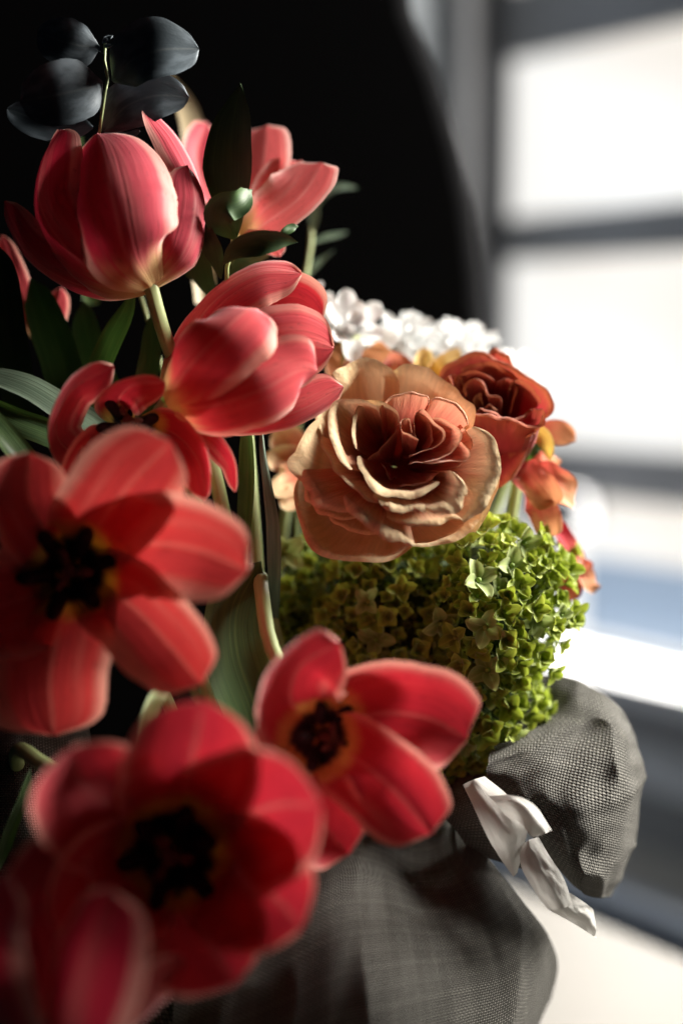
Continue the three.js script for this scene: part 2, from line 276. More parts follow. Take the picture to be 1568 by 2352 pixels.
// centre tulip, leaning to the right
tulip('glowing coral tulip leaning over the tan rose, seen from the side', [383, 925, 22], [
  { s: [[385, 915, 12], [470, 720, 2], [590, 632, -2], [692, 628, -6]], w: 86, f: [.3, -.55, -.75], cup: .9, shape: 'blunt' },
  { s: [[385, 915, 12], [540, 800, -8], [670, 700, -14], [740, 740, -14]], w: 90, f: [0, 0, 1], cup: .8, shape: 'blunt' },
  { s: [[385, 920, 18], [540, 850, 22], [670, 790, 20], [766, 800, 10]], w: 104, f: [-.2, .1, -1], cup: .9, shape: 'blunt' },
  { s: [[385, 925, 18], [520, 965, 20], [660, 950, 16], [788, 888, 6]], w: 66, f: [-.1, .6, -.8], cup: .8, shape: 'blunt' },
  { s: [[384, 926, 24], [470, 935, 42], [600, 895, 46], [690, 850, 36], [728, 850, 28]], w: 98, f: [.05, .3, -1], cup: 1.0, shape: 'blunt' },
  { s: [[383, 925, 26], [430, 850, 46], [510, 765, 50], [570, 715, 38], [592, 712, 30]], w: 110, f: [.35, -.1, -1], cup: 1.0, shape: 'blunt' },
], M.tulCoral, { p: [[385, 920, 18], [365, 950, 10], [420, 1080, -10], [560, 1500, -25]], r: 15 });
// behind the dark leaf
tulip('pale pink tulip standing half hidden behind an upright dark green leaf', [555, 545, -45], [
  { s: [[555, 545, -50], [490, 450, -68], [455, 360, -70], [478, 282, -74]], w: 62, f: [.5, 0, .8], cup: .8, shape: 'blunt', m: M.tulOut },
  { s: [[560, 540, -48], [590, 450, -55], [605, 370, -60], [612, 288, -66]], w: 80, f: [-.2, 0, 1], cup: .7, shape: 'blunt' },
  { s: [[555, 545, -42], [620, 505, -32], [690, 450, -32], [738, 372, -40]], w: 87, f: [-.35, .35, .9], cup: .55, shape: 'blunt', m: M.tulPink },
  { s: [[555, 545, -40], [600, 560, -30], [630, 572, -30], [645, 588, -34]], w: 34, f: [0, .6, -.6], cup: .8 },
  { s: [[555, 545, -46], [610, 480, -48], [650, 420, -52], [690, 370, -58]], w: 60, f: [-.3, .2, 1], cup: .7, shape: 'blunt' },
], M.tulPink, { p: [[555, 545, -45], [540, 640, -45], [560, 900, -45], [600, 1400, -35]], r: 15 });
// dark one in the middle left
tulip('dark crimson tulip with folded petals under the coral side-on tulip', [300, 985, 5], [
  { s: [[300, 985, 8], [200, 1050, 12], [132, 1000, 25], [165, 900, 32], [262, 842, 32]], w: 58, f: [.8, -.2, .5], cup: .8, shape: 'blunt' },
  { s: [[300, 985, 5], [270, 940, 15], [300, 890, 30], [380, 880, 36]], w: 62, f: [0, -.8, .6], cup: .9 },
  { s: [[305, 985, 8], [390, 990, 22], [455, 1060, 32], [470, 1150, 32]], w: 62, f: [-.5, .3, .8], cup: 1.3, rip: 1.5 },
  { s: [[305, 985, 8], [440, 970, 15], [530, 1050, 25], [540, 1130, 28]], w: 46, f: [-.8, -.2, .5], cup: .9 },
  { s: [[300, 985, 8], [270, 1060, 30], [290, 1150, 38], [330, 1200, 38]], w: 90, f: [0, .4, .9], cup: .9 },
  { s: [[300, 985, 6], [230, 1050, 30], [190, 1110, 38], [170, 1160, 38]], w: 70, f: [.3, .5, .8], cup: .9 },
], M.tulIn, { p: [[300, 985, 0], [340, 1100, -10], [450, 1500, -20]], r: 15 }, { core: { at: [300, 985, 10], axis: [.05, .25, 1], len: 85 } });
// open star, left edge
tulip('wide open coral red tulip with black heart at the stem leaves', [165, 1310, 42], [
  { s: [[165, 1310, 42], [110, 1230, 55], [65, 1140, 66], [70, 1040, 72]], w: 93, f: [.3, -.3, 1], cup: .6, shape: 'blunt' },
  { s: [[165, 1310, 42], [70, 1370, 55], [-30, 1400, 64], [-90, 1420, 68]], w: 120, f: [.3, .1, 1], cup: .6, shape: 'blunt' },
  { s: [[165, 1310, 42], [140, 1430, 58], [115, 1560, 66], [125, 1690, 66]], w: 142, f: [-.1, .3, 1], cup: .6, shape: 'blunt' },
  { s: [[165, 1310, 42], [225, 1210, 60], [300, 1110, 76], [392, 1015, 84]], w: 111, f: [-.1, -.25, 1], cup: .55, shape: 'blunt' },
  { s: [[165, 1310, 42], [300, 1390, 66], [395, 1490, 82], [462, 1572, 84]], w: 103, f: [-.25, .15, 1], cup: .75, shape: 'blunt', rip: 1.4 },
  { s: [[165, 1310, 42], [320, 1250, 64], [460, 1265, 84], [570, 1312, 88]], w: 111, f: [-.2, -.1, 1], cup: .5, shape: 'blunt' },
], M.tulIn2, { p: [[165, 1310, 38], [220, 1360, 20], [400, 1650, -5]], r: 15 }, { core: { at: [168, 1312, 44], axis: [.12, .05, 1], len: 118 } });
// right-facing, over the cloth
tulip('open red tulip with pale rims resting against the green hydrangea', [730, 1690, 48], [
  { s: [[730, 1690, 48], [790, 1590, 42], [900, 1535, 42], [1030, 1580, 46]], w: 81, f: [-.3, -.8, .5], cup: .8, shape: 'blunt', m: M.tulPink },
  { s: [[730, 1690, 48], [660, 1700, 55], [605, 1690, 62], [585, 1690, 64]], w: 81, f: [.6, 0, .8], cup: .8, shape: 'blunt' },
  { s: [[730, 1690, 48], [860, 1640, 56], [980, 1650, 62], [1072, 1698, 58]], w: 117, f: [-.2, .1, 1], cup: .7, shape: 'blunt' },
  { s: [[730, 1690, 48], [668, 1610, 64], [690, 1530, 74], [780, 1478, 76]], w: 112, f: [.4, -.4, .8], cup: .9, shape: 'blunt' },
  { s: [[730, 1690, 48], [705, 1800, 62], [740, 1890, 70], [800, 1962, 70]], w: 95, f: [.1, .2, 1], cup: .7, shape: 'blunt' },
  { s: [[730, 1690, 48], [835, 1755, 66], [920, 1830, 74], [990, 1915, 74]], w: 102, f: [-.15, .1, 1], cup: .75, shape: 'blunt', mid: -1 },
], M.tulIn, { p: [[700, 1690, 42], [660, 1570, 30], [618, 1470, 20], [603, 1375, 8], [600, 1330, -20], [640, 1500, -40]], r: 17 }, { core: { at: [735, 1685, 50], axis: [.45, -.05, .9], len: 85 } });
// large cup facing the lens
tulip('deep red tulip cup opening outwards with black stamens, over the grey cloth', [395, 1950, 62], [
  { s: [[395, 1950, 62], [290, 1870, 82], [190, 1800, 114], [160, 1720, 128]], w: 150, f: [.5, -.1, .9], cup: .9, shape: 'blunt' },
  { s: [[395, 1950, 62], [290, 2020, 82], [225, 2090, 114], [205, 2190, 128]], w: 145, f: [.5, .3, .9], cup: .9, shape: 'blunt' },
  { s: [[395, 1950, 62], [425, 1820, 82], [448, 1710, 114], [470, 1608, 130]], w: 148, f: [0, -.5, .9], cup: .9, shape: 'blunt' },
  { s: [[395, 1950, 62], [440, 2090, 82], [490, 2180, 114], [540, 2262, 128]], w: 150, f: [-.1, .5, .9], cup: .9, shape: 'blunt' },
  { s: [[395, 1950, 62], [540, 2010, 82], [640, 2070, 114], [690, 2130, 130]], w: 145, f: [-.4, .3, .9], cup: .9, shape: 'blunt' },
  { s: [[395, 1950, 62], [530, 1890, 82], [640, 1850, 114], [738, 1850, 132]], w: 165, f: [-.5, -.2, .9], cup: .9, shape: 'blunt' },
], M.tulIn, { p: [[390, 1950, 78], [300, 1860, 62], [190, 1782, 50], [115, 1765, 40], [50, 1722, 25], [60, 1800, -10]], r: 17 }, { core: { at: [398, 1948, 66], axis: [.04, .02, 1], len: 125 } });
// lower left corner
tulip('shadowed dark red tulip cup below the big open tulip', [110, 2480, 110], [
  { s: [[110, 2480, 100], [40, 2300, 112], [60, 2080, 118], [170, 1915, 112]], w: 110, f: [.5, -.2, .8], cup: .9, shape: 'blunt' },
  { s: [[110, 2480, 110], [-20, 2320, 140], [-60, 2150, 150], [20, 2010, 145]], w: 110, f: [.7, 0, -.7], cup: .9, shape: 'blunt' },
  { s: [[110, 2480, 112], [260, 2400, 124], [365, 2290, 130], [410, 2190, 126]], w: 84, f: [-.8, .1, -.5], cup: .8, shape: 'blunt', m: M.tulPink },
  { s: [[110, 2480, 116], [150, 2340, 146], [200, 2190, 154], [250, 2040, 146]], w: 120, f: [.55, 0, -.85], cup: .9, shape: 'blunt' },
], M.tulOut, { p: [[110, 2480, 106], [160, 2600, 80]], r: 17 });
// hidden behind the left leaves
tulip('coral flower glimpsed between dark leaves under the closed tulip', [110, 760, -60], [
  { s: [[95, 800, -60], [115, 750, -55], [130, 710, -55], [140, 660, -58]], w: 34, f: [0, 0, -1], cup: .8 },
  { s: [[95, 800, -60], [60, 700, -50], [30, 620, -48], [5, 540, -50]], w: 34, f: [0, 0, -1], cup: .8 },
], M.tulCoral, { p: [[95, 800, -60], [200, 1000, -50]], r: 13 });

// ---------------------------------------------------------------- roses
// A rose petal follows its traced rim; the surface bellies down to the heart and the lip rolls outward.
function rosePetal({ rim, base, c, axis, belly = 5, lip = 3, roll = 2.2, drop = 0, ns = 34, nt = 14, nl = 7, wav = .5, spread = .16 }) {
  const A = D(...axis), C = c, R = new THREE.CatmullRomCurve3(rim, false, 'centripetal'), RS = R.getSpacedPoints(80), id = pseed++ * 7.3, nv = nt + nl;
  const at = (s) => { const x = Math.min(79.999, s * 80), i = Math.floor(x); return RS[i].clone().lerp(RS[i + 1], x - i); };
  const midR = at(.5);
  return grid(ns, nv, (s, b) => {
    const r = at(s), v = r.clone().sub(C), out = v.clone().addScaledVector(A, -v.dot(A)).normalize();
    r.addScaledVector(A, (vn(s * 9 + id, 2) - .5) * 2 * wav * MM).addScaledVector(out, (vn(s * 7 + id, 9) - .5) * 2 * wav * MM);
    const B = base.clone().addScaledVector(r.clone().sub(midR), spread).addScaledVector(out, 1.5 * MM);
    const m = B.clone().lerp(r, .5).addScaledVector(out, belly * MM).addScaledVector(A, -drop * MM);
    const j = b * nv;
    if (j <= nt) { const t = j / nt, q = 1 - t; return B.multiplyScalar(q * q).addScaledVector(m, 2 * q * t).addScaledVector(r, t * t); }
    const T = r.clone().sub(m).normalize(), O = out.clone().addScaledVector(T, -out.dot(T)).normalize(), L = lip * MM * (.25 + .75 * Math.pow(Math.sin(Math.PI * Math.min(.999, Math.max(.001, s))), .6)) * (.72 + .45 * vn(s * 6 + id, 4) + .1 * vn(s * 17 + id, 6));
    const ph = roll * (j - nt) / nl, rho = L / roll;
    return r.addScaledVector(T, rho * Math.sin(ph)).addScaledVector(O, rho * (1 - Math.cos(ph)));
  });
}
{
  const q = (x, y, h = 0) => { const px = 660.3 + x * .3296, py = 803.9 + y * .3296; return [px, py, h + 9 + .085 * (py - 1080)]; };
  const axis = [.03, .42, .9], rose = thing('rose', 'large open rose, tan rims and coral red heart, above the green hydrangea', 'rose', P(905, 1130, -45));
  const C = P(...q(760, 800, -20)), baseOf = (x, y, h) => P(...q(x, y, h));
  const pet = (pts, o) => part('petal', rosePetal({ rim: pts.map((z) => P(...q(z[0], z[1], (z[2] ?? 0) + (o.h ?? 0)))), base: baseOf(...(o.b ?? [740, 830, -46])), c: C, axis, ...o }), o.m ?? M.roseTan, rose);
  // guard petals
  pet([[90, 900, -2], [85, 1010], [120, 1180], [200, 1320], [300, 1410], [430, 1440], [600, 1450], [760, 1420], [870, 1360]], { h: -25, belly: 15, lip: 6.9, roll: 1.15, drop: 20, wav: .8, m: M.roseGuard });
  pet([[860, 1350], [960, 1340], [1080, 1310], [1200, 1240], [1290, 1130], [1350, 1010]], { h: -17, belly: 15, lip: 6.9, roll: 1.15, drop: 20, m: M.roseGuard });
  pet([[1290, 1270, -4], [1370, 1080, -4], [1420, 900], [1415, 760], [1370, 620], [1290, 550]], { h: -17, belly: 15, lip: 6.9, roll: 1.15, drop: 20, m: M.roseGuard });
  pet([[1270, 560], [1230, 460], [1140, 370], [1040, 300], [920, 235], [800, 200], [680, 200]], { h: -18, belly: 15, lip: 10.3, roll: 1.15, drop: 20, wav: .7, m: M.roseGuard });
  pet([[780, 270], [700, 210], [600, 185], [520, 190], [420, 280], [320, 370], [250, 460], [230, 560]], { h: -17, belly: 15, lip: 13.8, roll: 1.15, drop: 20, wav: .7, m: M.roseGuard });
  pet([[250, 480], [180, 600], [120, 720], [70, 810], [100, 880], [190, 960], [300, 1040]], { h: -15, belly: 15, lip: 8.0, roll: 1.15, drop: 20, m: M.roseGuard });
  // second ring
  pet([[290, 1150], [400, 1215], [540, 1255], [690, 1245], [760, 1200]], { h: -12, belly: 2, lip: 3, roll: 1.1, wav: .8 });
  pet([[120, 930], [170, 1020], [270, 1110], [390, 1165], [490, 1160]], { h: -5, belly: 2, lip: 4, roll: 1.2, wav: .8, m: M.roseGuard });
  pet([[140, 830], [190, 930], [300, 1040], [400, 1085], [470, 1100]], { h: -1, belly: 2, lip: 8.0, roll: 1.15 });
  pet([[405, 1010], [480, 1075], [580, 1150], [680, 1215], [790, 1270], [880, 1340]], { h: 1, belly: 2, lip: 8.0, roll: 1.15 });
  pet([[690, 1150], [800, 1180], [920, 1185], [1050, 1165], [1170, 1150], [1220, 1180]], { h: 1, belly: 2, lip: 4.6, roll: 1.15 });
  pet([[1210, 1190], [1290, 1040], [1370, 900], [1380, 760], [1360, 640], [1270, 545]], { h: 0, belly: 2, lip: 8.0, roll: 1.15 });
  pet([[1250, 520], [1200, 430], [1120, 370], [1010, 350], [960, 400]], { h: 3, belly: 2, lip: 2, m: M.roseInner });
  pet([[980, 390], [960, 330], [880, 315], [790, 325], [720, 345], [640, 420]], { h: 3, belly: 2, lip: 2, m: M.roseInner });
  pet([[620, 400], [540, 380], [440, 375], [375, 395], [345, 450], [335, 540], [360, 660], [410, 770], [450, 830]], { h: 7, belly: 2, lip: 4.6, roll: 1.15 });
  pet([[245, 600], [255, 665], [310, 740], [350, 830], [420, 890], [500, 970], [580, 1040], [640, 1060]], { h: 4, belly: 2, lip: 2.9, roll: 1.15 });
  pet([[600, 1005], [680, 1050], [780, 1070], [880, 1075], [960, 1085], [990, 1125]], { h: 4, belly: 2, lip: 5.8, roll: 1.15 });
  pet([[950, 1085], [1050, 1060], [1140, 1000], [1160, 920], [1130, 840]], { h: 5, belly: 2, lip: 9.2, roll: 1.15 });
  // third ring
  pet([[500, 740], [530, 810], [590, 890], [670, 955], [780, 980], [900, 970], [990, 940], [1045, 910]], { h: 3, belly: 5, lip: 7, roll: 1.1, b: [740, 800, -31] });
  pet([[480, 690], [470, 580], [478, 490], [525, 425], [610, 398], [700, 412], [765, 455], [775, 510]], { h: 2, belly: 5, lip: 4, roll: 1.1, b: [690, 720, -31] });
  pet([[1200, 520], [1245, 580], [1262, 660], [1240, 740], [1180, 820]], { h: -1, belly: 5, lip: 1.5, roll: .9, wav: .6, m: M.roseInner });
  pet([[1215, 640], [1252, 700], [1245, 765], [1140, 772], [1000, 782], [880, 775], [838, 800]], { h: 4, belly: 3, lip: 1.6, roll: .9, wav: .6, m: M.roseInner, b: [880, 700, -25] });
  pet([[975, 470], [1060, 485], [1130, 525], [1200, 580], [1185, 650], [1130, 710], [1050, 752], [950, 780]], { h: 5, belly: 3, lip: 1.6, roll: .9, wav: .6, m: M.roseInner, b: [860, 680, -25] });
  pet([[880, 480], [905, 430], [935, 415], [965, 455], [1010, 515], [1085, 570], [1080, 630], [1020, 680], [940, 705], [850, 738]], { h: 6, belly: 3, lip: 1.4, roll: .9, wav: .6, m: M.roseInner, b: [820, 700, -25] });
  // heart
  pet([[900, 610], [885, 560], [878, 500], [900, 440], [950, 470], [1000, 560], [1010, 640]], { h: 5, belly: 2, lip: 1.2, roll: .9, wav: .6, m: M.roseInner, b: [850, 740, -25] });
  pet([[905, 625], [850, 605], [800, 575], [785, 520], [805, 485], [848, 482], [850, 530], [860, 580]], { h: 7, belly: 1.5, lip: 1.4, roll: .9, wav: .6, m: M.roseInner, b: [800, 740, -25] });
  pet([[560, 760], [640, 700], [720, 620], [785, 540]], { h: -4, belly: 2, lip: 1, roll: .9, wav: .6, m: M.roseInner, b: [720, 780, -31] });
  pet([[650, 775], [668, 800], [690, 860], [712, 905], [735, 885], [762, 888]], { h: -6, belly: 1.5, lip: .8, roll: .9, wav: .6, m: M.roseInner, b: [740, 860, -29], wav: .8 });
  pet([[780, 945], [850, 935], [940, 925], [1000, 900], [1050, 850]], { h: -1, belly: 4, lip: 1.5, roll: .9, wav: .6, m: M.roseInner });
  stemTo([P(905, 1130, -46), P(900, 1300, -60), P(850, 1700, -50)], 18, rose, M.stem);
}
{
  const q = (x, y, h = 0) => [947.4 + x * .29296, 775.1 + y * .29296, h];
  const axis = [.25, .55, .8], rose = thing('rose', 'dusky red rose with pink heart beside the window', 'rose', P(1130, 1080, -80));
  const C = P(...q(620, 480, -45));
  const pet = (pts, o) => part('petal', rosePetal({ rim: pts.map((z) => P(...q(z[0], z[1], (z[2] ?? 0) + (o.h ?? 0)))), base: P(...q(...(o.b ?? [640, 760, -75]))), c: C, axis, wav: .8, ...o }), o.m ?? M.roseRed, rose);
  pet([[600, 240], [605, 150], [650, 130], [720, 170], [790, 260]], { h: -42, belly: 8, lip: 4 });
  pet([[230, 380], [250, 300], [340, 220], [450, 165], [540, 150], [640, 190], [740, 250]], { h: -38, belly: 8, lip: 5 });
  pet([[620, 180], [760, 270], [880, 350], [990, 410], [1060, 520], [1050, 590], [1000, 640]], { h: -34, belly: 8, lip: 5 });
  pet([[300, 300], [340, 400], [400, 500], [470, 580], [560, 630]], { h: -26, belly: 8, lip: 4, b: [650, 950, -70] });
  pet([[420, 560], [520, 620], [640, 625], [760, 655], [880, 690], [980, 690], [1010, 620]], { h: -22, belly: 9, lip: 5, b: [690, 1050, -66] });
  pet([[880, 780], [960, 720], [1010, 650], [1000, 570], [940, 560]], { h: -24, belly: 6, lip: 3, b: [720, 1050, -66] });
  pet([[1000, 640], [970, 560], [900, 580], [840, 640]], { h: -30, belly: 3, lip: 2 });
  pet([[760, 600], [780, 480], [800, 380], [740, 330], [660, 340]], { h: -30, belly: 3, lip: 2 });
  pet([[430, 460], [430, 380], [470, 335], [540, 350], [600, 450], [690, 465], [700, 520]], { h: -28, belly: 3, lip: 3 });
  pet([[300, 380], [270, 330], [330, 290], [390, 320], [400, 380]], { h: -30, belly: 3, lip: 2 });
  pet([[880, 420], [800, 330], [700, 270], [600, 230], [480, 230], [380, 270]], { h: -34, belly: 6, lip: 4, roll: 1.2 });
  pet([[990, 520], [930, 430], [850, 380], [780, 350], [740, 420]], { h: -31, belly: 5, lip: 4, roll: 1.2 });
  pet([[400, 430], [360, 380], [380, 320], [450, 290], [560, 300], [640, 340]], { h: -31, belly: 4, lip: 4, roll: 1.2 });
  pet([[480, 600], [540, 560], [640, 590], [720, 640], [800, 640], [870, 610]], { h: -24, belly: 4, lip: 4, roll: 1.2 });
  pet([[560, 560], [590, 530], [640, 540], [670, 600]], { h: -27, belly: 2, lip: 2, m: M.roseCoral });
  pet([[480, 540], [500, 460], [530, 440], [550, 520]], { h: -30, belly: 2, lip: 2, m: M.roseCoral });
  pet([[560, 760], [600, 950], [620, 1180], [720, 1130], [820, 1010], [900, 840]], { h: -34, belly: 4, lip: 2, b: [640, 700, -50] });
  stemTo([P(1120, 1090, -80), P(1060, 1300, -85), P(950, 1700, -70)], 16, rose, M.stem);
}
{
  const q = (x, y, h = 0) => [947.4 + x * .29296, 775.1 + y * .29296, h - 45];
  const t = thing('rose', 'ruffled coral rose drooping at the outer side of the hydrangea', 'rose', P(...q(820, 1100, -20)));
  const sp = (pts, w, o = {}) => part('petal', petal({ s: pts.map((z) => q(...z)), w, shape: 'blunt', cup: .7, rip: 3, ripN: 5, nu: 20, nv: 26, ...o }), o.m ?? M.roseCoral, t);
  sp([[820, 900, -20], [960, 780, -8], [1100, 740, -10], [1275, 810, -14]], 38, { f: [.2, -.3, 1], shape: 'tulip' });
  sp([[850, 960, -18], [980, 960, -5], [1080, 960, -8], [1120, 930, -12]], 28, { f: [0, .3, 1] });
  sp([[790, 1030, -10], [900, 1080, 2], [1000, 1180, 8], [1080, 1320, 5]], 44, { f: [-.2, .2, 1], rip: 4 });
  sp([[830, 1040, -12], [1000, 1110, 0], [1140, 1180, 2], [1280, 1290, -4]], 48, { f: [.1, .4, 1], rip: 4 });
  sp([[900, 1200, -12], [1020, 1340, 0], [1060, 1450, 4], [1090, 1560, 2]], 40, { f: [-.4, .1, 1], rip: 4 });
  sp([[1000, 1380, -20], [1130, 1530, -14], [1230, 1660, -12], [1350, 1800, -14]], 38, { f: [.4, .4, .8], m: M.roseRed, rip: 4 });
  sp([[1150, 1600, -24], [1230, 1750, -18], [1330, 1880, -16], [1470, 1960, -18]], 34, { f: [.3, .6, .8], m: M.roseCoral, rip: 4, shape: 'tulip' });
  sp([[1150, 1700, -26], [1200, 1840, -20], [1220, 1960, -18], [1215, 2070, -18]], 36, { f: [0, .3, 1], m: M.roseRed, rip: 4 });
  part('sepal', petal({ s: [[880, 800, -6], [980, 745, 2], [1050, 830, 6], [1080, 970, 2]].map((z) => q(...z)), w: 22, f: [-.5, .2, .9], shape: 'lance', cup: .8, rip: 1 }), M.petYellow ??= petalMat(tulipMap([.62, .42, .08], [.75, .6, .2], false, 71)), t);
  part('sepal', petal({ s: [[840, 980, -4], [900, 900, 4], [990, 860, 4], [1030, 880, 2]].map((z) => q(...z)), w: 20, f: [0, -.4, .9], shape: 'lance', cup: .8 }), M.leafGreen, t);
  stemTo([P(...q(830, 1050, -22)), P(1150, 1300, -80), P(1000, 1700, -70)], 14, t, M.stem);
}
function sideRose(label, base, list, mat, group) {
  const t = thing('rose', label, 'rose', P(...base));
  for (const o of list) part('petal', petal({ shape: 'blunt', cup: .8, rip: 2, ripN: 4, nu: 18, nv: 22, ...o }), o.m ?? mat, t);
  stemTo([P(...base), P(base[0] - 20, base[1] + 250, base[2] - 15)], 14, t, M.stem);
}
sideRose('brownish rose behind the large tan rose, under the white blossoms', [880, 900, -95], [
  { s: [[880, 900, -95], [800, 880, -85], [770, 830, -80], [790, 790, -80]], w: 40, f: [.5, -.3, .8] },
  { s: [[880, 900, -95], [840, 850, -80], [850, 815, -76], [840, 800, -76]], w: 75, f: [0, -.7, .7] },
  { s: [[880, 900, -95], [900, 860, -80], [920, 835, -76], [930, 815, -76]], w: 60, f: [0, -.7, .7], m: M.roseRed },
  { s: [[880, 900, -95], [780, 880, -70], [765, 850, -68], [762, 810, -68]], w: 26, f: [.4, 0, .9] },
], M.roseCoral);
sideRose('yellow tan rose petals peeking between the two open roses', [1000, 900, -85], [
  { s: [[1000, 900, -85], [980, 860, -74], [965, 830, -70], [985, 803, -70]], w: 34, f: [.5, -.3, .8] },
  { s: [[1000, 900, -85], [1000, 850, -74], [1020, 825, -72], [1060, 812, -74]], w: 32, f: [0, -.6, .8] },
  { s: [[1000, 900, -85], [1020, 890, -66], [1030, 880, -62], [1020, 855, -62]], w: 26, f: [-.3, 0, .9] },
], M.petYellow2 ??= roseMat(roseMap([.55, .3, .06], [.62, .4, .1], [.68, .5, .18], 77)));
sideRose('shaded rose tucked against the stems left behind the tan rose', [720, 1080, -77], [
  { s: [[720, 1080, -77], [660, 1010, -70], [640, 990, -62], [630, 985, -58]], w: 50, f: [.3, -.6, .8] },
  { s: [[720, 1080, -74], [660, 1050, -64], [630, 1040, -56], [615, 1035, -52]], w: 46, f: [.3, -.4, .8] },
  { s: [[720, 1090, -72], [670, 1100, -62], [640, 1110, -54], [630, 1100, -50]], w: 46, f: [.3, .1, .9] },
  { s: [[720, 1100, -70], [680, 1130, -62], [660, 1150, -56], [640, 1140, -52]], w: 36, f: [.3, .4, .9] },
], M.roseTan);

// ---------------------------------------------------------------- hydrangea
{
  const hyd = thing('hydrangea', 'lime green hydrangea head of many small star blossoms under the tan rose', 'hydrangea', P(950, 1500, -60));
  const one = (s, op, k) => petal({ raw: true, s: [[0, 0, .0004], [s * .45 * Math.sin(op), s * .45 * Math.cos(op) , 0], [s * .8 * Math.sin(op + .25), s * .8 * Math.cos(op + .1), 0], [s * Math.sin(op + .4), s * .95 * Math.cos(op + .15), 0]], w: s * (k === 2 ? .38 : .44), f: [-Math.cos(op), Math.sin(op), 0], shape: 'ovate', cup: k === 2 ? .7 : 1.15, rip: s * 90, nu: 6, nv: 9 });
  const openness = [.38, .72, 1.0], geos = openness.map((o, k) => one(1, o, k));
  geos.forEach((g) => g.deleteAttribute('normal')); geos.forEach((g) => g.computeVertexNormals());
  const four = geos.map((g) => mergeGeometries([0, 1, 2, 3].map((i) => g.clone().rotateY(i * Math.PI / 2 + (i & 1 ? .12 : 0)))));
  const budG = new THREE.SphereGeometry(.13, 8, 6); budG.scale(1, 1.2, 1); budG.translate(0, .12, 0);
  const stalkG = new THREE.CylinderGeometry(.05, .04, 1.5, 5); stalkG.translate(0, -.75, 0);
  const smallG = mergeGeometries([0, 1, 2, 3].map((i) => { const g = new THREE.SphereGeometry(.3, 6, 5); g.scale(.6, 1.2, .5); g.translate(.1, .25, 0); g.rotateY(i * 1.57); return g; }));
  const tg = petal({ raw: true, s: [[0, 0, .0004], [.2, .4, 0], [.38, .75, 0], [.36, 1, 0]], w: .42, f: [-.9, .4, 0], shape: 'ovate', cup: 1.2, rip: 60, nu: 4, nv: 5 }), tinyG = mergeGeometries([0, 1, 2, 3].map((i) => tg.clone().rotateY(i * 1.57 + .1 * i)));
  // lobes of the head: centre (px, py, dz) and radii (mm)
  const lobes = [[[930, 1410, -78], [60, 50, 48]], [[1120, 1400, -54], [40, 47, 46]], [[1095, 1590, -64], [32, 42, 40]], [[770, 1420, -88], [42, 46, 40]], [[1000, 1740, -62], [30, 26, 28]], [[1235, 1310, -64], [17, 22, 20]]];
  const cand = [];
  lobes.forEach(([c, r], li) => {
    const n = Math.round(r[0] * r[1] / 8.5);
    for (let i = 0; i < n * 3; i++) {
      const y = 1 - 2 * (i + .5) / (n * 3), a = i * 2.39996 + li, d = V(Math.cos(a) * Math.sqrt(1 - y * y), y, Math.sin(a) * Math.sqrt(1 - y * y));
      if (d.z < -.15) continue;
      const k = rr(.84, 1.1), o = D(d.x, d.y, d.z), p = P(...c).add(D(1, 0, 0).multiplyScalar(d.x * r[0] * k * MM)).add(D(0, 1, 0).multiplyScalar(d.y * r[1] * k * MM)).add(D(0, 0, 1).multiplyScalar(d.z * r[2] * k * MM));
      let inside = false; lobes.forEach(([c2, r2], lj) => { if (lj !== li) { const v = p.clone().sub(P(...c2)); if ((v.dot(D(1, 0, 0)) / r2[0]) ** 2 + (v.dot(D(0, 1, 0)) / r2[1]) ** 2 + (v.dot(D(0, 0, 1)) / r2[2]) ** 2 < .62e-6) inside = true; } });
      if (!inside) cand.push({ p, o, k });
    }
  });
  const spots = []; const minD = 6.2 * MM;
  for (const c of cand.sort(() => rnd() - .5)) if (spots.every((s) => s.p.distanceTo(c.p) > minD)) spots.push(c);
  const placeM = (p, o, s, tw) => new THREE.Matrix4().compose(p.clone().sub(hyd.position), new THREE.Quaternion().setFromUnitVectors(V(0, 1, 0), o).multiply(new THREE.Quaternion().setFromAxisAngle(V(0, 1, 0), tw)), V(s, s, s));
  const showy = [[1095, 1335, -4], [1008, 1430, -18], [1115, 1440, -4], [1120, 1540, -12], [1170, 1300, -14], [865, 1470, -34], [655, 1270, -50], [1200, 1245, -24]];
  let nf = 0;
  const floret = (p, o, s, kind, parts) => {
    const f = new THREE.Group(); f.name = 'floret'; const m = placeM(p, o, s, rr(0, 6)); m.decompose(f.position, f.quaternion, f.scale); hyd.add(f);
    const mat = M.hy[kind === 2 ? 2 : rnd() < .5 ? 0 : 1], add = (n, g, mt, ry = 0) => { const q = new THREE.Mesh(g, mt); q.name = n; q.rotation.y = ry; q.castShadow = q.receiveShadow = true; f.add(q); };
    if (parts) for (let i = 0; i < 4; i++) add('petal', geos[kind], mat, i * Math.PI / 2 + rr(-.12, .12)); else add('petals', four[kind], mat);
    add('bud', budG, M.bud); add('stalk', stalkG, M.bud); nf++;
  };
  for (const [x, y, z] of showy) floret(P(x, y, z), D(rr(-.3, .7), rr(-.3, .6), .9), rr(9.5, 12) * MM, 2, true);
  const sp2 = spots.filter((s) => showy.every(([x, y, z]) => s.p.distanceTo(P(x, y, z)) > 7 * MM));
  sp2.sort((a, b) => b.o.dot(D(.25, .1, 1)) - a.o.dot(D(.25, .1, 1)));
  sp2.forEach((s, i) => {
    if (nf >= 290) return;
    const o = s.o.clone().add(V(rr(-.5, .5), rr(-.4, .5), rr(-.3, .5))).normalize();
    floret(s.p, o, rr(5.6, 9.8) * MM, rnd() < .5 ? 0 : rnd() < .85 ? 1 : 2, i < 62);
  });
